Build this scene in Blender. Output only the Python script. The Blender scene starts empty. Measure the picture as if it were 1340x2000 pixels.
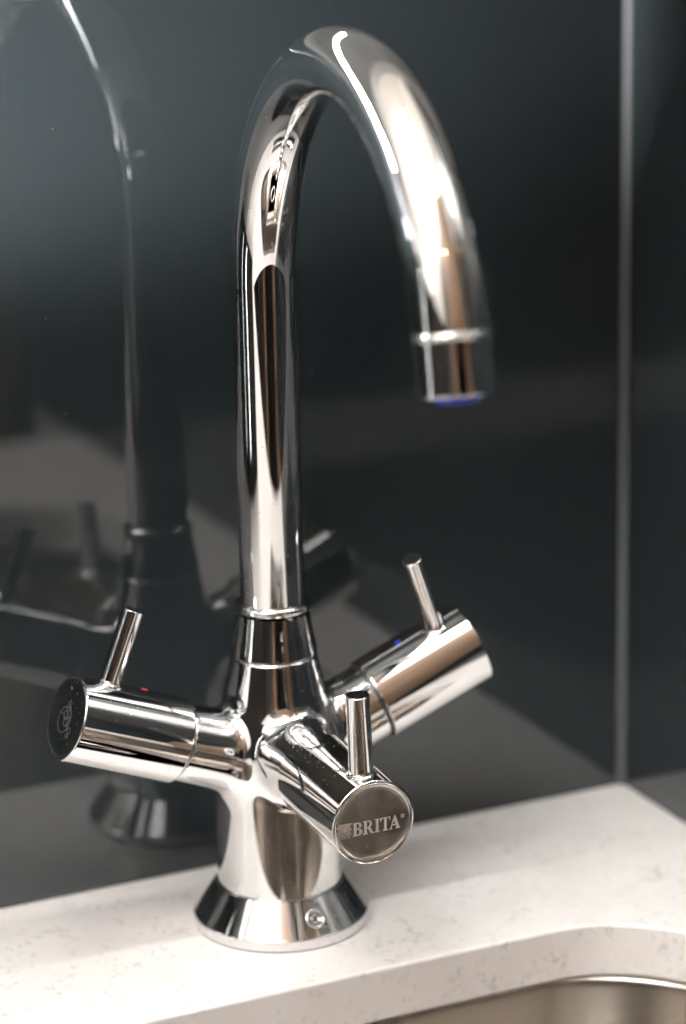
import bpy, bmesh, math, random
import numpy as np
from mathutils import Vector, Matrix

sc = bpy.context.scene
col = sc.collection
MM = 0.001
random.seed(4)

# ------------------------------------------------------------------ camera
F_PX = 5818.6
CAM = np.array([-390.99, -896.42, 438.51])
YAW, PITCH, ROLL = 0.436762, 0.287083, -0.0201435
fw = np.array([math.sin(YAW) * math.cos(PITCH), math.cos(YAW) * math.cos(PITCH), -math.sin(PITCH)])
rt = np.array([math.cos(YAW), -math.sin(YAW), 0.0])
up = np.cross(rt, fw)
rt, up = math.cos(ROLL) * rt + math.sin(ROLL) * up, -math.sin(ROLL) * rt + math.cos(ROLL) * up
cd = bpy.data.cameras.new('camera')
cam = bpy.data.objects.new('camera', cd)
col.objects.link(cam)
M = Matrix.Identity(4)
for i in range(3):
    M[i][0], M[i][1], M[i][2], M[i][3] = rt[i], up[i], -fw[i], CAM[i] * MM
cam.matrix_world = M
cd.sensor_fit = 'VERTICAL'
cd.sensor_height = 36.0
cd.sensor_width = 36.0
cd.lens = F_PX / 2000 * 36
cd.clip_start = 0.02
cd.clip_end = 50
cd.dof.use_dof = True
cd.dof.focus_distance = 0.975
cd.dof.aperture_fstop = 5.8
sc.camera = cam

# ------------------------------------------------------------------ world and lamps
w = bpy.data.worlds.new('World')
sc.world = w
w.use_nodes = True
bg = w.node_tree.nodes['Background']
bg.inputs[0].default_value = (1.0, 0.95, 0.9, 1)
bg.inputs[1].default_value = 0.04
sc.view_settings.view_transform = 'Standard'
sc.view_settings.look = 'None'
sc.view_settings.exposure = 0.42
sc.view_settings.gamma = 1.0


def area_lamp(name, loc, target, sx, sy, power, color, shape='RECTANGLE'):
    l = bpy.data.lights.new(name, 'AREA')
    l.shape = shape
    l.size = sx * MM
    l.size_y = sy * MM
    l.energy = power
    l.color = color
    o = bpy.data.objects.new(name, l)
    col.objects.link(o)
    o.location = Vector(loc) * MM
    d = Vector(target) - Vector(loc)
    o.rotation_euler = d.to_track_quat('-Z', 'Y').to_euler()
    return o


# strip of small LEDs under the shelf, running along the wall above the tap
led = area_lamp('strip_lamp', (-77, -65, 336), (-77, -65, 0), 145, 4.0, 0.26, (0.95, 1.0, 0.96))
led.rotation_euler = (0, 0, 0)
# added fill spot, no real fixture, brightening the upper part of the glass
sp = bpy.data.lights.new('glass_fill_spot', 'SPOT')
sp.energy = 130
sp.spot_size = math.radians(31)
sp.spot_blend = 0.6
sp.shadow_soft_size = 0.02
sp.color = (1.0, 0.98, 0.97)
so = bpy.data.objects.new('glass_fill_spot', sp)
col.objects.link(so)
so.location = (-0.53, -0.09, 0.318)
so.rotation_euler = Vector((math.cos(math.radians(24)), math.sin(math.radians(24)), 0.03)).to_track_quat('-Z', 'Y').to_euler()
led2 = area_lamp('strip_lamp', (86, -65, 335), (86, -65, 0), 160, 4.0, 0.085, (0.95, 1.0, 0.96))
led2.rotation_euler = (0, 0, 0)
led2.data.spread = math.radians(115)
# flash turned up to the ceiling near the photographer
area_lamp('bounce_lamp', (-1080, -1010, 1560), (-1090, -1050, 2000), 160, 160, 222, (0.962, 0.972, 0.992))
# upright light strip at the far left end of the worktop
area_lamp('upright_lamp', (-515, -20, 180), (0, -20, 180), 4, 290, 0.06, (0.95, 1.0, 0.95))
# daylight window in the left wall
area_lamp('window_light', (-1680, -520, 860), (0, -520, 860), 480, 420, 1.3, (0.96, 0.98, 1.0))
# small warm lamp on the far side of the room
pl = bpy.data.lights.new('warm_lamp', 'POINT')
pl.energy = 0.6
pl.shadow_soft_size = 0.022
pl.color = (1.0, 0.66, 0.3)
po = bpy.data.objects.new('warm_lamp', pl)
col.objects.link(po)
po.location = (-0.33, -1.12, 1.036)

sc.cycles.use_denoising = True
sc.cycles.caustics_reflective = True
sc.cycles.blur_glossy = 0.3
sc.cycles.sample_clamp_indirect = 6.0
sc.cycles.max_bounces = 12
sc.cycles.glossy_bounces = 8
sc.cycles.diffuse_bounces = 4


# ------------------------------------------------------------------ materials
def newmat(name):
    m = bpy.data.materials.new(name)
    m.use_nodes = True
    nt = m.node_tree
    b = nt.nodes['Principled BSDF']
    return m, nt, b


def node(nt, t, **kw):
    n = nt.nodes.new(t)
    for k, v in kw.items():
        if hasattr(n, k):
            setattr(n, k, v)
        else:
            n.inputs[k].default_value = v
    return n


def simple(name, colr, rough=0.5, metal=0.0, ior=1.5, noise=0.0, scale=40.0):
    m, nt, b = newmat(name)
    b.inputs['Base Color'].default_value = (*colr, 1)
    b.inputs['Roughness'].default_value = rough
    b.inputs['Metallic'].default_value = metal
    b.inputs['IOR'].default_value = ior
    if noise:
        tc = node(nt, 'ShaderNodeTexCoord')
        n = node(nt, 'ShaderNodeTexNoise', Scale=scale, Detail=4.0)
        nt.links.new(tc.outputs['Object'], n.inputs['Vector'])
        r = node(nt, 'ShaderNodeMapRange')
        r.inputs['To Min'].default_value = 1 - noise
        r.inputs['To Max'].default_value = 1 + noise
        nt.links.new(n.outputs['Fac'], r.inputs['Value'])
        mx = node(nt, 'ShaderNodeMix', data_type='RGBA', blend_type='MULTIPLY')
        mx.inputs[0].default_value = 1
        mx.inputs[6].default_value = (*colr, 1)
        nt.links.new(r.outputs[0], mx.inputs[7])
        nt.links.new(mx.outputs[2], b.inputs['Base Color'])
    return m


def chrome_mat(name, colr, rough, dust):
    """bright chrome with a film of fine dust specks and a trace of uneven polish"""
    m, nt, b = newmat(name)
    b.inputs['Metallic'].default_value = 1.0
    b.inputs['Base Color'].default_value = (*colr, 1)
    tc = node(nt, 'ShaderNodeTexCoord')
    n = node(nt, 'ShaderNodeTexNoise', Scale=120.0, Detail=3.0)
    nt.links.new(tc.outputs['Object'], n.inputs['Vector'])
    r = node(nt, 'ShaderNodeMapRange')
    r.inputs['From Min'].default_value = 0.35
    r.inputs['From Max'].default_value = 0.75
    r.inputs['To Min'].default_value = rough
    r.inputs['To Max'].default_value = rough * 2.2
    nt.links.new(n.outputs['Fac'], r.inputs['Value'])
    nt.links.new(r.outputs[0], b.inputs['Roughness'])
    # dust
    v = node(nt, 'ShaderNodeTexVoronoi', Scale=650.0)
    nt.links.new(tc.outputs['Object'], v.inputs['Vector'])
    lt = node(nt, 'ShaderNodeMath', operation='LESS_THAN')
    lt.inputs[1].default_value = 0.16
    nt.links.new(v.outputs['Distance'], lt.inputs[0])
    sep = node(nt, 'ShaderNodeSeparateColor')
    nt.links.new(v.outputs['Color'], sep.inputs[0])
    gt = node(nt, 'ShaderNodeMath', operation='GREATER_THAN')
    gt.inputs[1].default_value = 1 - dust
    nt.links.new(sep.outputs[0], gt.inputs[0])
    mu = node(nt, 'ShaderNodeMath', operation='MULTIPLY')
    nt.links.new(lt.outputs[0], mu.inputs[0])
    nt.links.new(gt.outputs[0], mu.inputs[1])
    m2 = node(nt, 'ShaderNodeMath', operation='MULTIPLY')
    nt.links.new(mu.outputs[0], m2.inputs[0])
    m2.inputs[1].default_value = 0.45
    d = node(nt, 'ShaderNodeBsdfDiffuse')
    d.inputs[0].default_value = (0.35, 0.33, 0.3, 1)
    mix = node(nt, 'ShaderNodeMixShader')
    nt.links.new(m2.outputs[0], mix.inputs[0])
    nt.links.new(b.outputs[0], mix.inputs[1])
    nt.links.new(d.outputs[0], mix.inputs[2])
    nt.links.new(mix.outputs[0], nt.nodes['Material Output'].inputs['Surface'])
    return m


def quartz_mat():
    m, nt, b = newmat('white_quartz')
    L = nt.links.new
    tc = node(nt, 'ShaderNodeTexCoord')
    # slow tone changes
    n0 = node(nt, 'ShaderNodeTexNoise', Scale=22.0, Detail=5.0, Roughness=0.6)
    L(tc.outputs['Object'], n0.inputs['Vector'])
    base = node(nt, 'ShaderNodeValToRGB')
    base.color_ramp.elements[0].position = 0.3
    base.color_ramp.elements[0].color = (0.73, 0.685, 0.663, 1)
    base.color_ramp.elements[1].position = 0.7
    base.color_ramp.elements[1].color = (0.84, 0.803, 0.784, 1)
    L(n0.outputs['Fac'], base.inputs[0])
    # broken hair veins: distorted cell borders kept only in patches
    nd = node(nt, 'ShaderNodeTexNoise', Scale=55.0, Detail=4.0)
    L(tc.outputs['Object'], nd.inputs['Vector'])
    sub = node(nt, 'ShaderNodeVectorMath', operation='SUBTRACT')
    sub.inputs[1].default_value = (0.5, 0.5, 0.5)
    L(nd.outputs['Color'], sub.inputs[0])
    sc1 = node(nt, 'ShaderNodeVectorMath', operation='SCALE')
    sc1.inputs['Scale'].default_value = 0.035
    L(sub.outputs[0], sc1.inputs[0])
    add = node(nt, 'ShaderNodeVectorMath', operation='ADD')
    L(tc.outputs['Object'], add.inputs[0])
    L(sc1.outputs[0], add.inputs[1])
    vo = node(nt, 'ShaderNodeTexVoronoi', feature='DISTANCE_TO_EDGE', Scale=66.0)
    L(add.outputs[0], vo.inputs['Vector'])
    line = node(nt, 'ShaderNodeMapRange')
    line.inputs['From Min'].default_value = 0.0
    line.inputs['From Max'].default_value = 0.045
    line.inputs['To Min'].default_value = 1.0
    line.inputs['To Max'].default_value = 0.0
    L(vo.outputs['Distance'], line.inputs['Value'])
    n1 = node(nt, 'ShaderNodeTexNoise', Scale=62.0, Detail=4.0, Roughness=0.65)
    mp = node(nt, 'ShaderNodeMapping')
    mp.inputs['Location'].default_value = (3.1, 1.7, 0.4)
    L(tc.outputs['Object'], mp.inputs[0])
    L(mp.outputs[0], n1.inputs['Vector'])
    mask = node(nt, 'ShaderNodeMapRange')
    mask.inputs['From Min'].default_value = 0.51
    mask.inputs['From Max'].default_value = 0.66
    L(n1.outputs['Fac'], mask.inputs['Value'])
    ml = node(nt, 'ShaderNodeMath', operation='MULTIPLY')
    L(line.outputs[0], ml.inputs[0])
    L(mask.outputs[0], ml.inputs[1])
    # small smudgy flecks
    n2 = node(nt, 'ShaderNodeTexNoise', Scale=330.0, Detail=3.0, Roughness=0.6)
    L(tc.outputs['Object'], n2.inputs['Vector'])
    fl = node(nt, 'ShaderNodeMapRange')
    fl.inputs['From Min'].default_value = 0.55
    fl.inputs['From Max'].default_value = 0.72
    L(n2.outputs['Fac'], fl.inputs['Value'])
    n3 = node(nt, 'ShaderNodeTexNoise', Scale=75.0, Detail=3.0)
    L(mp.outputs[0], n3.inputs['Vector'])
    fm = node(nt, 'ShaderNodeMapRange')
    fm.inputs['From Min'].default_value = 0.44
    fm.inputs['From Max'].default_value = 0.62
    L(n3.outputs['Fac'], fm.inputs['Value'])
    mf = node(nt, 'ShaderNodeMath', operation='MULTIPLY')
    L(fl.outputs[0], mf.inputs[0])
    L(fm.outputs[0], mf.inputs[1])
    mx = node(nt, 'ShaderNodeMath', operation='MAXIMUM')
    L(ml.outputs[0], mx.inputs[0])
    L(mf.outputs[0], mx.inputs[1])
    amt = node(nt, 'ShaderNodeMath', operation='MULTIPLY')
    amt.inputs[1].default_value = 0.7
    L(mx.outputs[0], amt.inputs[0])
    mix = node(nt, 'ShaderNodeMix', data_type='RGBA')
    L(amt.outputs[0], mix.inputs[0])
    L(base.outputs[0], mix.inputs[6])
    mix.inputs[7].default_value = (0.35, 0.32, 0.30, 1)
    L(mix.outputs[2], b.inputs['Base Color'])
    b.inputs['Roughness'].default_value = 0.28
    b.inputs['IOR'].default_value = 1.5
    return m


def glass_mat():
    m, nt, b = newmat('black_painted_glass')
    L = nt.links.new
    b.inputs['Base Color'].default_value = (0.0150, 0.0188, 0.0204, 1)
    b.inputs['IOR'].default_value = 1.6
    tc = node(nt, 'ShaderNodeTexCoord')
    n = node(nt, 'ShaderNodeTexNoise', Scale=14.0, Detail=5.0)
    L(tc.outputs['Object'], n.inputs['Vector'])
    r = node(nt, 'ShaderNodeMapRange')
    r.inputs['To Min'].default_value = 0.012
    r.inputs['To Max'].default_value = 0.03
    L(n.outputs['Fac'], r.inputs['Value'])
    L(r.outputs[0], b.inputs['Roughness'])
    # fine dust on the pane
    v = node(nt, 'ShaderNodeTexVoronoi', Scale=170.0)
    L(tc.outputs['Object'], v.inputs['Vector'])
    lt = node(nt, 'ShaderNodeMath', operation='LESS_THAN')
    lt.inputs[1].default_value = 0.045
    L(v.outputs['Distance'], lt.inputs[0])
    sep = node(nt, 'ShaderNodeSeparateColor')
    L(v.outputs['Color'], sep.inputs[0])
    gt = node(nt, 'ShaderNodeMath', operation='GREATER_THAN')
    gt.inputs[1].default_value = 0.9
    L(sep.outputs[0], gt.inputs[0])
    mu = node(nt, 'ShaderNodeMath', operation='MULTIPLY')
    L(lt.outputs[0], mu.inputs[0])
    L(gt.outputs[0], mu.inputs[1])
    mix = node(nt, 'ShaderNodeMix', data_type='RGBA')
    L(mu.outputs[0], mix.inputs[0])
    mix.inputs[6].default_value = (0.0150, 0.0188, 0.0204, 1)
    mix.inputs[7].default_value = (0.12, 0.12, 0.12, 1)
    L(mix.outputs[2], b.inputs['Base Color'])
    return m


def steel_mat():
    m, nt, b = newmat('brushed_steel')
    L = nt.links.new
    b.inputs['Metallic'].default_value = 1
    b.inputs['Base Color'].default_value = (0.55, 0.51, 0.47, 1)
    tc = node(nt, 'ShaderNodeTexCoord')
    mp = node(nt, 'ShaderNodeMapping')
    mp.inputs['Scale'].default_value = (20, 20, 1600)
    L(tc.outputs['Object'], mp.inputs[0])
    n = node(nt, 'ShaderNodeTexNoise', Scale=1.0, Detail=3.0)
    L(mp.outputs[0], n.inputs['Vector'])
    r = node(nt, 'ShaderNodeMapRange')
    r.inputs['To Min'].default_value = 0.2
    r.inputs['To Max'].default_value = 0.3
    L(n.outputs['Fac'], r.inputs['Value'])
    L(r.outputs[0], b.inputs['Roughness'])
    bu = node(nt, 'ShaderNodeBump', Strength=0.02, Distance=0.0001)
    L(n.outputs['Fac'], bu.inputs['Height'])
    L(bu.outputs[0], b.inputs['Normal'])
    return m


def wood_mat(name, c0, c1):
    m, nt, b = newmat(name)
    L = nt.links.new
    tc = node(nt, 'ShaderNodeTexCoord')
    mp = node(nt, 'ShaderNodeMapping')
    mp.inputs['Scale'].default_value = (14, 14, 1.2)
    L(tc.outputs['Object'], mp.inputs[0])
    n = node(nt, 'ShaderNodeTexNoise', Scale=2.0, Detail=6.0, Distortion=0.8)
    L(mp.outputs[0], n.inputs['Vector'])
    cr = node(nt, 'ShaderNodeValToRGB')
    cr.color_ramp.elements[0].position = 0.35
    cr.color_ramp.elements[0].color = (*c0, 1)
    cr.color_ramp.elements[1].position = 0.7
    cr.color_ramp.elements[1].color = (*c1, 1)
    L(n.outputs['Fac'], cr.inputs[0])
    L(cr.outputs[0], b.inputs['Base Color'])
    b.inputs['Roughness'].default_value = 0.45
    return m


CHROME = chrome_mat('chrome', (0.80, 0.795, 0.79), 0.012, 0.06)
CHROME_DUSTY = chrome_mat('dusty_chrome', (0.80, 0.795, 0.79), 0.014, 0.45)
CAPSTEEL = chrome_mat('polished_cap', (0.76, 0.75, 0.74), 0.10, 0.2)
ENGRAVE = simple('etched_metal', (0.44, 0.40, 0.37), 0.55, 0.35)
ENGRAVE_DIM = simple('etched_line', (0.11, 0.105, 0.095), 0.6, 0.2)
GASKET_SHADE = simple('black_gasket_shade', (0.012, 0.012, 0.012), 0.45)  # seal rings, also painted shade at the flange foot and screw hole
RED = simple('red_enamel', (0.55, 0.02, 0.015), 0.3)
BLUE = simple('blue_enamel', (0.01, 0.02, 0.3), 0.3)
AERATOR = simple('blue_plastic', (0.015, 0.04, 0.42), 0.25)
QUARTZ = quartz_mat()
GLASS = glass_mat()
STEEL = steel_mat()
SEAL = simple('grey_sealant', (0.042, 0.0435, 0.046), 0.85, 0, 1.5, 0.12, 60)
SHADOWGAP = simple('gap_shade_dark', (0.02, 0.021, 0.02), 0.5)  # dark tone for the shade line below the glass
WALLP = simple('wall_paint', (0.62, 0.59, 0.55), 0.8, 0, 1.5, 0.04, 6)
CEILP = simple('ceiling_paint', (0.85, 0.84, 0.82), 0.9, 0, 1.5, 0.03, 6)
FLOOR = wood_mat('floor_wood', (0.10, 0.055, 0.03), (0.2, 0.115, 0.065))
CAB = wood_mat('cabinet_wood', (0.17, 0.103, 0.064), (0.33, 0.21, 0.135))
CABDARK = wood_mat('dark_cabinet_wood', (0.014, 0.012, 0.011), (0.03, 0.025, 0.021))
DARK = simple('dark_opening', (0.01, 0.01, 0.01), 0.7)
SHELF = simple('grey_shelf', (0.34, 0.335, 0.33), 0.5)


# ------------------------------------------------------------------ mesh helpers (millimetres in, metres out)
def mesh_obj(name, verts, faces, mat, parent=None, normals=None, smooth=True):
    me = bpy.data.meshes.new(name)
    me.from_pydata((np.asarray(verts, float) * MM).tolist(), [], faces)
    me.update()
    if smooth:
        me.polygons.foreach_set('use_smooth', [True] * len(me.polygons))
    me.materials.append(mat)
    if normals is not None:
        me.normals_split_custom_set_from_vertices(np.asarray(normals, float).tolist())
    o = bpy.data.objects.new(name, me)
    col.objects.link(o)
    if parent is not None:
        o.parent = parent
    return o


def frame(az, el, psi=0.0):
    az, el, psi = map(math.radians, (az, el, psi))
    d = np.array([math.cos(az) * math.cos(el), math.sin(az) * math.cos(el), math.sin(el)])
    h = np.cross([0, 0, 1.0], d)
    h /= np.linalg.norm(h)
    u = np.cross(d, h)
    c, s = math.cos(psi), math.sin(psi)
    return d, h * c - u * s, u * c + h * s


ZAX = (np.array([0, 0, 1.0]), np.array([1.0, 0, 0]), np.array([0, 1.0, 0]))


def revolve(o, ax, polys, n=160):
    """polys: list of smooth profile runs [(s, r), ...] with the outside on the left-hand of travel (+s)"""
    d, h, u = ax
    o = np.asarray(o, float)
    V, N, Fc = [], [], []
    t = np.linspace(0, 2 * np.pi, n, endpoint=False)
    E = np.cos(t)[:, None] * h + np.sin(t)[:, None] * u
    flip = np.dot(np.cross(h, u), d) < 0
    for pr in polys:
        pr = np.array(pr, float)
        tg = np.gradient(pr, axis=0) if len(pr) > 2 else np.repeat(pr[1:] - pr[:1], 2, 0)
        tg /= np.maximum(np.linalg.norm(tg, axis=1), 1e-9)[:, None]
        b = len(V) and sum(len(x) for x in V)
        for (s, r), (ts, tr) in zip(pr, tg):
            V.append(o + s * d + r * E)
            N.append(E * ts - d * tr)
        for i in range(len(pr) - 1):
            for j in range(n):
                k = (j + 1) % n
                a, c, e, g = b + i * n + j, b + i * n + k, b + (i + 1) * n + k, b + (i + 1) * n + j
                Fc.append((a, g, e, c) if flip else (a, c, e, g))
    return np.concatenate(V), Fc, np.concatenate(N)


def arc(c, r, a0, a1, n=7):
    """profile arc, angles in degrees: 0 = +r direction, 90 = +s direction"""
    return [(c[0] + r * math.sin(math.radians(a)), c[1] + r * math.cos(math.radians(a))) for a in np.linspace(a0, a1, n)]


def smooth_run(pts, n=60):
    """Catmull-Rom through profile points"""
    p = np.array(pts, float)
    p = np.vstack([2 * p[0] - p[1], p, 2 * p[-1] - p[-2]])
    out = []
    m = len(pts) - 1
    per = max(2, n // m)
    for i in range(m):
        p0, p1, p2, p3 = p[i:i + 4]
        for t in np.linspace(0, 1, per, endpoint=(i == m - 1)):
            out.append(tuple(0.5 * ((2 * p1) + (-p0 + p2) * t + (2 * p0 - 5 * p1 + 4 * p2 - p3) * t * t + (-p0 + 3 * p1 - 3 * p2 + p3) * t ** 3)))
    return out


def rev_obj(name, o, ax, polys, mat, parent=None, n=160):
    v, f, nn = revolve(o, ax, polys, n)
    return mesh_obj(name, v, f, mat, parent, nn)


def box_obj(name, lo, hi, mat, parent=None, bevel=0.0):
    bm = bmesh.new()
    bmesh.ops.create_cube(bm, size=1)
    lo, hi = np.array(lo, float), np.array(hi, float)
    for v in bm.verts:
        v.co = Vector(((lo + hi) / 2 + np.array(v.co) * (hi - lo)) * MM)
    if bevel:
        bmesh.ops.bevel(bm, geom=bm.edges[:], offset=bevel * MM, segments=3, profile=0.5, affect='EDGES')
    me = bpy.data.meshes.new(name)
    bm.to_mesh(me)
    bm.free()
    me.materials.append(mat)
    o = bpy.data.objects.new(name, me)
    col.objects.link(o)
    if parent is not None:
        o.parent = parent
    return o


def curve_obj(name, loops, mat, extrude=0.0, bevel=0.0, res=2, parent=None, xf=None):
    """filled flat outline with holes (mm), turned into a mesh; xf maps local xyz(mm) to world(mm)"""
    cu = bpy.data.curves.new(name, 'CURVE')
    cu.dimensions = '2D'
    cu.fill_mode = 'BOTH'
    cu.extrude = extrude * MM
    cu.bevel_depth = bevel * MM
    cu.bevel_resolution = res
    cu.offset = -bevel * MM
    for lp in loops:
        s = cu.splines.new('POLY')
        s.points.add(len(lp) - 1)
        for pt, (x, y) in zip(s.points, lp):
            pt.co = (x * MM, y * MM, 0, 1)
        s.use_cyclic_u = True
    tmp = bpy.data.objects.new(name, cu)
    col.objects.link(tmp)
    dg = bpy.context.evaluated_depsgraph_get()
    me = bpy.data.meshes.new_from_object(tmp.evaluated_get(dg))
    bpy.data.objects.remove(tmp)
    bpy.data.curves.remove(cu)
    me.name = name
    if xf is not None:
        for v in me.vertices:
            v.co = Vector(xf(np.array(v.co) / MM) * MM)
    me.materials.clear()
    me.materials.append(mat)
    o = bpy.data.objects.new(name, me)
    col.objects.link(o)
    if parent is not None:
        o.parent = parent
    return o


def tag(o, label=None, cat=None, group=None, kind=None):
    if label:
        o['label'] = label
    if cat:
        o['category'] = cat
    if group:
        o['group'] = group
    if kind:
        o['kind'] = kind
    return o


def empty(name, loc=(0, 0, 0)):
    o = bpy.data.objects.new(name, None)
    col.objects.link(o)
    o.location = Vector(loc) * MM
    o.empty_display_size = 0.02
    return o


# ------------------------------------------------------------------ the room behind the camera (seen only in the chrome and the glass)
WALL_Y, SIDE_X = 52.83, 171.5
CEIL_Z, FAR_Y, NEAR_Y, FLOOR_Z = 1900, -1400, -1150, -900
tag(box_obj('floor', (-2600, -2200, FLOOR_Z - 40), (2400, 60, FLOOR_Z), FLOOR), kind='structure')
tag(box_obj('ceiling', (-2600, -2200, CEIL_Z), (2400, 80, CEIL_Z + 40), CEILP), kind='structure')
tag(box_obj('wall', (-2600, FAR_Y - 40, FLOOR_Z), (-1300, FAR_Y, CEIL_Z), WALLP), kind='structure')
tag(box_obj('wall', (350, FAR_Y - 40, FLOOR_Z), (2400, FAR_Y, CEIL_Z), WALLP), kind='structure')
tag(box_obj('wall', (-1740, -2200, FLOOR_Z), (-1700, 80, CEIL_Z), WALLP), kind='structure')
tag(box_obj('wall', (2400, -2200, FLOOR_Z), (2440, 80, CEIL_Z), WALLP), kind='structure')
tag(box_obj('wood_panel', (-1300, FAR_Y - 400, FLOOR_Z), (-602, FAR_Y + 6, CEIL_Z - 2), CABDARK, bevel=3), kind='structure')
tag(box_obj('wood_panel', (-1500, FAR_Y + 20, FLOOR_Z), (-1300, -420, 520), CABDARK, bevel=3), kind='structure')  # unseen unit added to darken the lower left wall in reflections
tag(box_obj('wood_panel', (-600, NEAR_Y - 500, FLOOR_Z), (-440, NEAR_Y, CEIL_Z - 2), CAB, bevel=3), kind='structure')
tag(box_obj('wood_panel', (132, NEAR_Y - 500, FLOOR_Z), (330, NEAR_Y, CEIL_Z - 2), CAB, bevel=3), kind='structure')
tag(box_obj('wood_panel', (-436, NEAR_Y - 480, 430), (128, NEAR_Y - 4, CEIL_Z - 2), CAB, bevel=3), kind='structure')
tag(box_obj('dark_recess', (-438, NEAR_Y - 420, FLOOR_Z), (130, NEAR_Y - 280, 425), DARK), kind='structure')

# back wall behind the glass, side wall, shelf that carries the strip lamp
tag(box_obj('wall', (-2600, WALL_Y + 8, FLOOR_Z), (SIDE_X + 60, WALL_Y + 60, CEIL_Z), WALLP), kind='structure')
tag(box_obj('wall', (SIDE_X + 8, -650, FLOOR_Z), (SIDE_X + 60, WALL_Y + 8, CEIL_Z), WALLP), kind='structure')
tag(box_obj('shelf', (-1500, -98, 342), (SIDE_X - 1, WALL_Y - 1, 362), SHELF, bevel=1.5), kind='structure')
tag(box_obj('end_panel', (-567, -270, 0.5), (-545, WALL_Y - 1, 341), DARK, bevel=1), kind='structure')
tag(box_obj('base_unit', (-1500, -520, FLOOR_Z + 100), (-260, WALL_Y, -22), CAB), kind='structure')

# ------------------------------------------------------------------ worktop with a rounded sink cut-out
SX0, SX1, SY0, SY1, SR = -205.0, 128.0, -440.0, -55.3, 50.0


def rounded(x0, x1, y0, y1, r, n=14):
    p = []
    for cx, cy, a0 in ((x1 - r, y1 - r, 0), (x0 + r, y1 - r, 90), (x0 + r, y0 + r, 180), (x1 - r, y0 + r, 270)):
        for a in np.radians(np.linspace(a0, a0 + 90, n)):
            p.append((cx + r * math.cos(a), cy + r * math.sin(a)))
    return p


outer = [(-1500, -560), (SIDE_X + 4, -560), (SIDE_X + 4, WALL_Y + 4), (-1500, WALL_Y + 4)]
wt = curve_obj('worktop', [outer, rounded(SX0, SX1, SY0, SY1, SR, 24)], QUARTZ, extrude=8.6, bevel=1.3, res=3,
               xf=lambda p: p + np.array([0, 0, -9.9]))
wt.data.polygons.foreach_set('use_smooth', [False] * len(wt.data.polygons))
tag(wt, kind='structure')

# ------------------------------------------------------------------ glass splashback panels
GAP = 0.9
back = box_obj('glass_splashback', (-1500, WALL_Y, GAP), (SIDE_X - 2.6, WALL_Y + 6, 600), GLASS, bevel=0.4)
tag(back, 'wide dark glass splashback panel behind the tap, mirroring it', 'splashback')
side = box_obj('glass_splashback', (SIDE_X, -640, GAP), (SIDE_X + 6, WALL_Y - 2.6, 600), GLASS, bevel=0.4)
tag(side, 'dark glass side panel meeting the back panel at the right edge of the photo', 'splashback')
# sealant fillet in the upright corner, dark strips painting the shaded gap under the panels
cz = np.array([0.3, 600.0])
ang = np.linspace(0, 1, 7)
sv = []
for z in cz:
    for a in ang:
        th = a * math.pi / 2
        sv.append((SIDE_X + 0.5 - 4.3 * (1 - math.sin(th)) - 0.2, WALL_Y + 0.5 - 4.3 * (1 - math.cos(th)) - 0.2, z))
    sv.append((SIDE_X + 2, WALL_Y + 2, z))
nf = len(ang) + 1
sf = [(i, i + 1, nf + i + 1, nf + i) for i in range(nf - 1)] + [(nf - 1, 0, nf, 2 * nf - 1), tuple(range(nf))[::-1], tuple(range(nf, 2 * nf))]
cs = mesh_obj('corner_sealant', sv, sf, SEAL, smooth=False)
tag(cs, 'pale grey sealant bead in the upright corner between the two glass panels', 'sealant')
tag(box_obj('gap_shade_strip', (-1500, WALL_Y + 0.6, 0.02), (SIDE_X - 3, WALL_Y + 5, GAP + 0.3), SHADOWGAP), kind='structure')
tag(box_obj('gap_shade_strip', (SIDE_X + 0.6, -640, 0.02), (SIDE_X + 5, WALL_Y - 3, GAP + 0.3), SHADOWGAP), kind='structure')

# ------------------------------------------------------------------ undermount steel sink
sink = empty('steel_sink', (0, -250, -20))
tag(sink, 'undermounted stainless steel sink bowl below the white worktop edge', 'sink')
inv = np.array([0, 250, 20.0])
lev = [(-20.15, 26.0, SR + 28), (-20.15, 10.0, SR + 20), (-20.15, 3.4, SR + 12), (-20.3, 2.6, SR + 11.4), (-20.8, 2.2, SR + 11), (-21.6, 2.0, SR + 11), (-24, 1.9, SR + 11), (-60, 0.4, SR + 13), (-110, -1.8, SR + 11), (-148, -3.6, SR + 10)]
for a in np.radians(np.linspace(6, 90, 12)):
    lev.append((-150 - 26 * math.sin(a), -3.8 - 26 * (1 - math.cos(a)), SR + 10 - 26 * (1 - math.cos(a)) * 0.8))
lev += [(-176.4, -40, 22), (-177.5, -90, 14)]
rings = [rounded(SX0 - g, SX1 + g, SY0 - g, SY1 + g, r, 14) for _, g, r in lev]
n = len(rings[0])
V, Fc = [], []
for (z, _, _), rg in zip(lev, rings):
    V += [(x, y, z) for x, y in rg]
for i in range(len(lev) - 1):
    for j in range(n):
        k = (j + 1) % n
        Fc.append((i * n + j, i * n + k, (i + 1) * n + k, (i + 1) * n + j)[::-1])
Fc.append(tuple((len(lev) - 1) * n + j for j in range(n)))
bowl = mesh_obj('bowl', np.array(V) + inv, Fc, STEEL, sink)
dv, df, dn = revolve((-38, -247, -177.3) + inv, ZAX, [smooth_run([(0.3, 45), (1.4, 43), (1.6, 38), (0.2, 34)], 24)[::-1]], 48)
drain = mesh_obj('drain_ring', dv, df, CHROME, sink, dn)

# ------------------------------------------------------------------ the tap
tap = empty('mixer_tap', (0, 0, 0))
tag(tap, 'chrome three lever kitchen mixer tap with tall swan neck spout standing on white worktop', 'tap')

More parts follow.
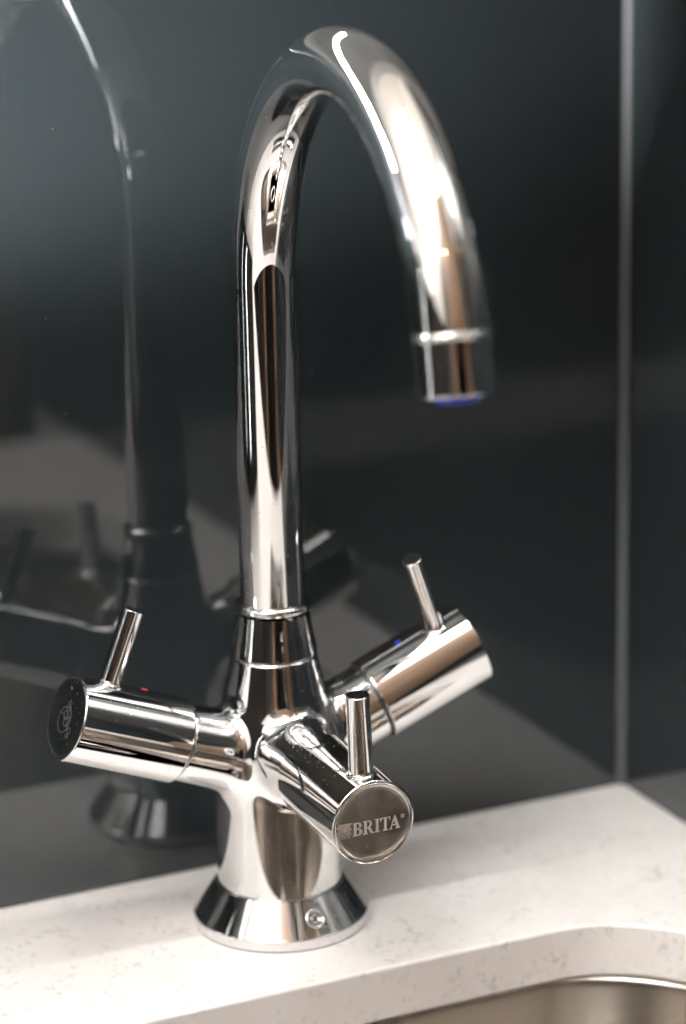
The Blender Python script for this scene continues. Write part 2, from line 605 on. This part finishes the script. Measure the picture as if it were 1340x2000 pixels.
# base flange: upright rim, cone, inner lip
rev = rev_obj('base_flange', (0, 0, 0), ZAX, [
    [(0.4, 30.7), (0.6, 31.0)], [(0.6, 31.0), (3.9, 31.0)], arc((3.9, 30.4), 0.6, 0, 60, 6),
    [(4.42, 30.7), (15.6, 22.75)], arc((15.4, 22.3), 0.6, 50, 100, 6), [(16.0, 22.2), (15.0, 21.0)]], CHROME, tap, 220)
# grub screw set into the cone
cn = np.array([11.7, 8.3]) / math.hypot(11.7, 8.3)          # (radial, z) normal of the cone
gaz = math.atan2(-26.75, 1.17)
gn = np.array([math.cos(gaz) * cn[0], math.sin(gaz) * cn[0], cn[1]])
gh = np.cross([0, 0, 1.0], gn); gh /= np.linalg.norm(gh)
gax = (gn, gh, np.cross(gn, gh))
gp = np.array([1.17, -26.75, 9.62])
grub = rev_obj('grub_screw', gp, gax, [[(-0.4, 3.55), (0.1, 3.5)], arc((0.1, 3.0), 0.5, 0, 180, 12), [(0.1, 2.5), (-0.3, 2.35)]], CHROME, rev, 48)
rev_obj('socket_shade_disc', gp, gax, [smooth_run([(0.02, 2.6), (0.09, 2.2), (0.06, 1.6), (0.1, 1.2)], 12), [(0.1, 1.2), (0.11, 0.03)]], GASKET_SHADE, grub, 48)  # dark disc lying on the cone, painting the shade inside the hole
rev_obj('screw_tip', gp, gax, [smooth_run([(0.1, 1.75), (0.34, 1.5), (0.16, 1.2)], 12)], CHROME, grub, 32)
rev_obj('base_shade_ring', (0, 0, 0), ZAX, [[(0.02, 30.75), (0.4, 30.85)]], GASKET_SHADE, rev, 160)  # dark ring painted in as the contact shadow under the flange


# body: signed distance field of column + three arms, blended, then contoured
ARMS = [(180.4, 21.3, 59.1, 41.2, 14.93), (-2.4, 22.8, 61.0, 40.0, 15.07), (-90.6, -1.7, 67.5, 34.6, 14.71)]
prof_z = np.array([0, 10, 30, 50, 60, 68, 75, 82, 90, 95, 99.3, 99.8, 100.4, 110])
prof_r = np.array([22.2, 22.1, 21.95, 21.8, 21.6, 21.0, 20.0, 18.6, 16.9, 15.9, 15.0, 14.5, 14.0, 14.0])
dz = np.linspace(0, 110, 881)
dr = np.interp(dz, prof_z, prof_r)
kern = np.exp(-0.5 * (np.arange(-80, 81) / 26.0) ** 2); kern /= kern.sum()
drs = np.convolve(np.pad(dr, 80, 'edge'), kern, 'valid')
wgt = np.clip((98.0 - dz) / 6, 0, 1)
dr = drs * wgt + dr * (1 - wgt)


def smin(a, b, k):
    h = np.maximum(k - np.abs(a - b), 0) / k
    return np.minimum(a, b) - h * h * h * k / 6.0


def sdf(P):
    rho = np.hypot(P[..., 0], P[..., 1])
    z = P[..., 2]
    d = (rho - np.interp(z, dz, dr)) * 0.97
    arms = None
    for az, el, zh, s0, r in ARMS:
        ax, _, _ = frame(az, el)
        q = P - np.array([0, 0, zh])
        s = q @ ax
        rad = np.linalg.norm(q - s[..., None] * ax, axis=-1)
        root = 3.2 if az < -50 else 1.2
        R = (r - 1.25) + root * np.clip((s0 - 4 - s) / (s0 - 10), 0, 1) ** 2
        da = np.maximum(rad - R, -s - 6)
        da = np.maximum(da, s - (s0 - 1.0))
        d = smin(d, da, 8.0)
    return np.maximum(np.maximum(d, 12.0 - z), z - 103.0)


def contour(lo, hi, step):
    ax = [np.arange(l, h, step) for l, h in zip(lo, hi)]
    G = np.stack(np.meshgrid(*ax, indexing='ij'), -1)
    D = sdf(G)
    S = D < 0
    nx, ny, nz = S.shape
    cnt = sum(S[i:nx - 1 + i, j:ny - 1 + j, k:nz - 1 + k].astype(int) for i in (0, 1) for j in (0, 1) for k in (0, 1))
    act = (cnt > 0) & (cnt < 8)
    idx = -np.ones(act.shape, int)
    idx[act] = np.arange(act.sum())
    acc = np.zeros(act.shape + (3,)); num = np.zeros(act.shape)
    offs = [(i, j, k) for i in (0, 1) for j in (0, 1) for k in (0, 1)]
    for a in offs:
        for dim in range(3):
            if a[dim]:
                continue
            b = list(a); b[dim] = 1
            sl = lambda o: tuple(slice(o[q], S.shape[q] - 1 + o[q]) for q in range(3))
            d0, d1 = D[sl(a)], D[sl(b)]
            m = (d0 < 0) != (d1 < 0)
            t = np.where(m, d0 / np.where(m, d0 - d1, 1), 0)
            p = G[sl(a)].copy()
            p[..., dim] += t * step
            acc += p * m[..., None]
            num += m
    V = acc[act] / num[act][:, None]
    Fc = []
    # quads around every crossing grid edge
    for dim in range(3):
        u, v = [(1, 2), (2, 0), (0, 1)][dim]
        a = [slice(1, -1)] * 3; b = [slice(1, -1)] * 3
        a[dim] = slice(0, -1); b[dim] = slice(1, None)
        s0, s1 = S[tuple(a)], S[tuple(b)]
        for flip, m in ((False, s0 & ~s1), (True, ~s0 & s1)):
            I = np.argwhere(m)
            I[:, [q for q in range(3) if q != dim]] += 1
            def c(du, dv):
                J = I.copy(); J[:, u] += du; J[:, v] += dv
                return idx[J[:, 0], J[:, 1], J[:, 2]]
            q = np.stack([c(-1, -1), c(0, -1), c(0, 0), c(-1, 0)], 1)
            Fc.append(q[:, ::-1] if flip else q)
    return V, np.concatenate(Fc)


def grad(P, e=0.05):
    g = np.stack([(sdf(P + e * np.eye(3)[i]) - sdf(P - e * np.eye(3)[i])) / (2 * e) for i in range(3)], -1)
    return g


V, Fc = contour((-46, -42, 11), (46, 26, 105), 0.8)
for _ in range(5):
    g = grad(V)
    V -= np.clip(sdf(V), -0.6, 0.6)[:, None] * g / np.maximum((g * g).sum(1), 0.2)[:, None]
g = grad(V, 0.25)
N = g / np.linalg.norm(g, axis=1)[:, None]
body = mesh_obj('body', V, [tuple(q) for q in Fc.tolist()], CHROME, tap, N)

# collar between body and spout
rev_obj('collar', (0, 0, 0), ZAX, [
    [(100.3, 14.3), (100.35, 14.9)], arc((100.65, 14.85), 0.3, -70, 0, 5),
    smooth_run([(100.65, 15.15), (104, 14.5), (108, 13.75), (112, 13.15), (115.0, 12.75)], 40),
    arc((117.2, 11.4), 1.75, -52, 92, 16), [(118.95, 11.4), (118.6, 11.0)]], CHROME, tap, 180)
rev_obj('collar_gasket', (0, 0, 0), ZAX, [[(99.4, 14.45), (100.6, 14.45)]], GASKET_SHADE, tap, 100)

# swan-neck spout
SP_AZ, RHO, ZB, BEND, RP = math.radians(-94.6), 82.2, 231.2, 168.6, 11.1
sd = np.array([math.cos(SP_AZ), math.sin(SP_AZ), 0]); zz = np.array([0, 0, 1.0]); sb = np.cross(sd, zz)
path, tang = [], []
for z in np.linspace(117, ZB, 40, endpoint=False):
    path.append(np.array([0, 0, z])); tang.append(zz)
for a in np.radians(np.linspace(0, BEND, 150)):
    path.append(RHO * sd * (1 - math.cos(a)) + zz * (ZB + RHO * math.sin(a)))
    tang.append(sd * math.sin(a) + zz * math.cos(a))
V, N, Fc = [], [], []
nn = 128
tt = np.linspace(0, 2 * np.pi, nn, endpoint=False)
for p, t in zip(path, tang):
    m = np.cross(t, sb)
    e = np.cos(tt)[:, None] * m + np.sin(tt)[:, None] * sb
    V.append(p + RP * e); N.append(e)
for i in range(len(path) - 1):
    for j in range(nn):
        k = (j + 1) % nn
        Fc.append((i * nn + j, (i + 1) * nn + j, (i + 1) * nn + k, i * nn + k)[::-1])
V, N = np.concatenate(V), np.concatenate(N)
# make the winding agree with the normals
a, b_, c_ = V[Fc[0][0]], V[Fc[0][1]], V[Fc[0][2]]
if np.dot(np.cross(b_ - a, c_ - a), N[Fc[0][0]]) < 0:
    Fc = [f[::-1] for f in Fc]
spout = mesh_obj('spout', V, Fc, CHROME, tap, N)
te = tang[-1]; pe = path[-1]
nax = (te, sb, np.cross(te, sb))
rev_obj('nozzle_ring', pe, nax, [[(-0.2, 11.0), (-0.05, 11.4)], arc((0.9, 10.7), 1.25, -70, 70, 12), [(2.1, 11.3), (2.3, 11.0)]], CHROME, spout, 128)
noz = rev_obj('nozzle', pe, nax, [[(2.0, 11.15), (17.4, 11.15)], arc((17.4, 10.55), 0.6, 0, 90, 6), [(18.0, 10.55), (18.0, 9.0)], [(18.0, 9.0), (12.0, 9.0)]], CHROME, spout, 128)
rev_obj('aerator', pe, nax, [[(13.0, 8.9), (18.15, 8.8)], arc((18.15, 8.5), 0.3, 0, 90, 5), [(18.45, 8.5), (18.4, 6.6)], [(18.4, 6.6), (19.6, 6.4)], arc((19.6, 6.0), 0.4, 0, 90, 5), [(20.0, 6.0), (19.7, 4.6)], [(19.7, 4.6), (19.7, 0.1)]], AERATOR, spout, 64)


# lever handles
def make_handle(az, el, zh, r, s0, s1, sp, psi, pin_len, pin_r, label, body_mat):
    d, h, u = frame(az, el)
    _, ph, pu = frame(az, el, psi)
    o = np.array([0, 0, zh])
    ax = (d, h, u)
    L = s1 - s0
    ob = o + s0 * d
    hd = rev_obj('handle', ob, ax, [
        [(0.0, r - 2.0), (0.0, r - 0.5)], arc((0.5, r - 0.5), 0.5, -90, 0, 6),
        [(0.5, r), (L - 0.7, r)], arc((L - 0.7, r - 0.7), 0.7, 0, 80, 8)], body_mat, tap, 200)
    tag(hd, label)
    rev_obj('handle_gasket', ob, ax, [[(-1.6, r - 2.0), (0.1, r - 2.0)]], GASKET_SHADE, hd, 96)
    # end cap, set a hair into the rim and very slightly dished at its edge
    rev_obj('end_cap', ob, ax, [[(L - 0.02, r - 0.62), (L + 0.02, r - 0.75)],
                                smooth_run([(L + 0.02, r - 0.75), (L - 0.10, r - 1.25), (L - 0.02, r - 2.4), (L + 0.04, r - 5), (L + 0.05, 0.02)], 32)], CAPSTEEL, hd, 128)
    # lever pin standing on the handle
    pb = o + sp * d + pu * (r - 1.2)
    H = pin_len + 1.2
    pin = rev_obj('lever', pb, (pu, ph, d), [
        smooth_run([(0.4, pin_r + 1.1), (1.1, pin_r + 0.95), (1.5, pin_r + 0.35), (2.1, pin_r)], 16),
        [(2.1, pin_r), (H - 0.35, pin_r)], arc((H - 0.35, pin_r - 0.35), 0.35, 0, 90, 6), [(H, pin_r - 0.35), (H, 0.02)]], body_mat, hd, 64)
    return hd, (o + s1 * d, h, u, d)


hl, fl = make_handle(180.4, 21.3, 59.1, 14.93, 41.2, 83.2, 71.5, 0.2, 26.5, 3.8, 'handle on the left with a red dot and a fine round emblem on its cap', CHROME)
hr, fr_ = make_handle(-2.4, 22.8, 61.0, 15.07, 40.0, 81.3, 70.5, -15.0, 32.2, 3.45, 'handle on the right with a blue dot', CHROME)
hf, ff = make_handle(-90.6, -1.7, 67.5, 14.71, 34.6, 79.6, 71.5, -2.5, 27.7, 4.05, 'front handle with lettering etched on its cap', CHROME_DUSTY)


def dot_on(hd, az, el, zh, r, p, rad, mat, name):
    d, _, _ = frame(az, el)
    q = np.array(p) - np.array([0, 0, zh])
    s = q @ d
    nrm = q - s * d
    nrm /= np.linalg.norm(nrm)
    c = np.array([0, 0, zh]) + s * d + nrm * r
    h = np.cross(nrm, d)
    rev_obj(name, c, (nrm, d, h), [smooth_run([(-0.15, rad), (0.12, rad * 0.85), (0.2, rad * 0.4), (0.2, 0.02)], 12)], mat, hd, 24)


dot_on(hl, 180.4, 21.3, 59.1, 14.93, (-47.8, 2.0, 93.5), 1.25, RED, 'red_dot')
dot_on(hr, -2.4, 22.8, 61.0, 15.07, (46.3, -3.2, 96.6), 1.2, BLUE, 'blue_dot')


# ------------------------------------------------------------------ etched marks on the caps
def circ(cx, cy, rx, ry, a0=0, a1=360, n=14):
    return [(cx + rx * math.cos(math.radians(a)), cy + ry * math.sin(math.radians(a))) for a in np.linspace(a0, a1, n)]


def serif_stem(x0, x1, s=0.09, h=1.0, b=0.055):
    """upright stem with bracketed slab serifs"""
    return [(x0 - s, 0), (x1 + s, 0), (x1 + s, b), (x1 + 0.02, b + 0.05), (x1, 0.16), (x1, h - 0.16), (x1 + 0.02, h - b - 0.05), (x1 + s, h - b), (x1 + s, h),
            (x0 - s, h), (x0 - s, h - b), (x0 - 0.02, h - b - 0.05), (x0, h - 0.16), (x0, 0.16), (x0 - 0.02, b + 0.05), (x0 - s, b)]


def glyph_B():
    out = [(0, 0), (0.40, 0)] + circ(0.40, 0.27, 0.35, 0.27, -90, 80, 12) + circ(0.38, 0.77, 0.30, 0.23, -60, 90, 11) + [(0, 1), (0, 0.95), (0.09, 0.9), (0.09, 0.1), (0, 0.05)]
    h1 = [(0.30, 0.07)] + circ(0.36, 0.27, 0.17, 0.20, -90, 90, 9) + [(0.30, 0.47)]
    h2 = [(0.30, 0.56)] + circ(0.34, 0.745, 0.15, 0.185, -90, 90, 9) + [(0.30, 0.93)]
    return [out, h1[::-1], h2[::-1]], 0.76


def glyph_R():
    out = [(0, 0), (0.39, 0), (0.39, 0.05), (0.30, 0.1), (0.30, 0.44), (0.36, 0.44), (0.58, 0.06), (0.66, 0.0), (0.86, 0.0), (0.86, 0.05), (0.79, 0.09), (0.56, 0.49)] + \
        circ(0.40, 0.735, 0.31, 0.265, -50, 90, 12) + [(0, 1), (0, 0.95), (0.09, 0.9), (0.09, 0.1), (0, 0.05)]
    h1 = [(0.30, 0.52)] + circ(0.36, 0.73, 0.15, 0.21, -90, 90, 9) + [(0.30, 0.94)]
    return [out, h1[::-1]], 0.86


def glyph_I():
    return [serif_stem(0.1, 0.31)], 0.41


def glyph_T():
    return [[(0.18, 0), (0.60, 0), (0.60, 0.05), (0.50, 0.1), (0.50, 0.93), (0.62, 0.92), (0.70, 0.86), (0.74, 0.72), (0.79, 0.72), (0.79, 1.0), (0, 1.0), (0, 0.72), (0.05, 0.72), (0.09, 0.86), (0.17, 0.92), (0.29, 0.93), (0.29, 0.1), (0.18, 0.05)]], 0.79


def glyph_A():
    out = [(0, 0), (0.28, 0), (0.28, 0.05), (0.18, 0.09), (0.245, 0.27), (0.515, 0.27), (0.58, 0.09), (0.49, 0.05), (0.49, 0), (0.90, 0), (0.90, 0.05), (0.82, 0.09), (0.50, 1.02), (0.42, 1.02), (0.09, 0.1), (0, 0.05)]
    return [out, [(0.27, 0.345), (0.38, 0.68), (0.49, 0.345)][::-1]], 0.90


def on_face(fc, off):
    c, h, u, d = fc
    return lambda p: c + h * p[0] + u * p[1] + d * (p[2] + off)


CAPH = 4.75
x = -7.6
for nm, fn in (('letter_b', glyph_B), ('letter_r', glyph_R), ('letter_i', glyph_I), ('letter_t', glyph_T), ('letter_a', glyph_A)):
    loops, wd = fn()
    lp = [[(x + px * CAPH * 0.97, -3.55 + py * CAPH) for px, py in l] for l in loops]
    curve_obj(nm, lp, ENGRAVE, extrude=0.01, parent=hf, xf=on_face(ff, 0.075))
    x += (wd + (0.045 if nm != 'letter_t' else -0.10)) * CAPH * 0.97
# registered mark: a ring with a tiny r
rx, ry = x + 0.55, 0.55
curve_obj('registered_mark', [circ(rx, ry, 0.75, 0.75, 0, 345, 20), circ(rx, ry, 0.58, 0.58, 0, 345, 20)[::-1],
                              [(rx - 0.25, ry - 0.38), (rx - 0.1, ry - 0.38), (rx - 0.1, ry - 0.05), (rx + 0.15, ry - 0.38), (rx + 0.32, ry - 0.38), (rx + 0.08, ry - 0.02), (rx + 0.24, ry + 0.2), (rx + 0.1, ry + 0.38), (rx - 0.25, ry + 0.38)]],
          ENGRAVE, extrude=0.01, parent=hf, xf=on_face(ff, 0.075))
# square emblem of small rings, its upper part filled, a drop in the middle
lv, lf = [], []
EX0, EY0, ES = -13.35, -3.75, 5.3
cc, hh, uu, dd = ff


def flat_ring(cx, cy, r0, r1, n=6, off=0.08, rot=30):
    b = len(lv)
    for k in range(n):
        a = math.radians(rot + 360 * k / n)
        for r in (r0, r1):
            lv.append(cc + hh * (cx + r * math.cos(a)) + uu * (cy + r * math.sin(a)) + dd * off)
    for k in range(n):
        q = (k + 1) % n
        lf.append((b + 2 * k, b + 2 * k + 1, b + 2 * q + 1, b + 2 * q))


rows, cols = 6, 5
for i in range(rows):
    for j in range(cols):
        px = EX0 + (j + 0.5 + (0.5 if i % 2 else 0)) * ES / (cols + 0.5)
        py = EY0 + (i + 0.5) * ES / rows
        f = i / (rows - 1)
        flat_ring(px, py, 0.40 - 0.17 * f, 0.52)
mesh_obj('square_emblem', lv, lf, ENGRAVE, hf, smooth=False)
lv, lf = [], []
drop = [(EX0 + 2.75 + math.sin(t) * 0.75 * math.sin(t / 2) ** 1.3, EY0 + 3.3 - 1.0 * math.cos(t) * 1.0) for t in np.linspace(0.001, 2 * np.pi, 20, endpoint=False)]
curve_obj('drop_mark', [[(a, 2 * (EY0 + 3.3) - b) for a, b in drop][::-1]], simple('copper_etch', (0.55, 0.33, 0.16), 0.5, 0.3), extrude=0.01, parent=hf, xf=on_face(ff, 0.09))


# fine round emblem on the left cap
def strokes(name, lines, wd, fc, parent, mat):
    v, f = [], []
    c, h, u, d = fc
    for ln in lines:
        ln = np.array(ln, float)
        tg = np.gradient(ln, axis=0)
        tg /= np.maximum(np.linalg.norm(tg, axis=1), 1e-6)[:, None]
        nr = np.stack([-tg[:, 1], tg[:, 0]], 1) * wd / 2
        b = len(v)
        for p, q in zip(ln, nr):
            for s in (-1, 1):
                e = p + s * q
                v.append(c + h * e[0] + u * e[1] + d * 0.085)
        for i in range(len(ln) - 1):
            f.append((b + 2 * i, b + 2 * i + 2, b + 2 * i + 3, b + 2 * i + 1))
    return mesh_obj(name, v, f, mat, parent, smooth=False)


em = [circ(-0.8, -0.9, 4.4, 4.4, 95, 385, 40), circ(-0.2, 0.9, 1.5, 1.6, 0, 360, 18), circ(1.9, 2.0, 1.3, 1.5, 0, 360, 16), circ(0.9, -1.2, 1.5, 1.4, 0, 360, 16),
      [(-1.2, 2.6), (-0.8, 4.6), (0.2, 6.6), (0.9, 4.6), (1.4, 3.4)], [(-4.6, 0.2), (-2.8, 0.9), (-1.8, 0.4), (-0.4, -0.4)],
      [(0.4, 5.0), (1.6, 4.2), (2.6, 3.0), (3.6, 1.4), (4.2, 0.2), (3.6, -1.2)], circ(5.4, -3.0, 1.2, 1.2, 0, 360, 14), [(3.4, -2.4), (4.8, -4.0), (6.2, -5.4)], [(3.6, -4.6), (4.6, -5.6), (5.6, -5.0)],
      [(-0.6, 3.4), (0.3, 4.2), (1.0, 3.2)], [(2.2, -0.6), (3.0, -2.0), (3.8, -3.2)]]
strokes('round_emblem', em, 0.2, fl, hl, ENGRAVE_DIM)
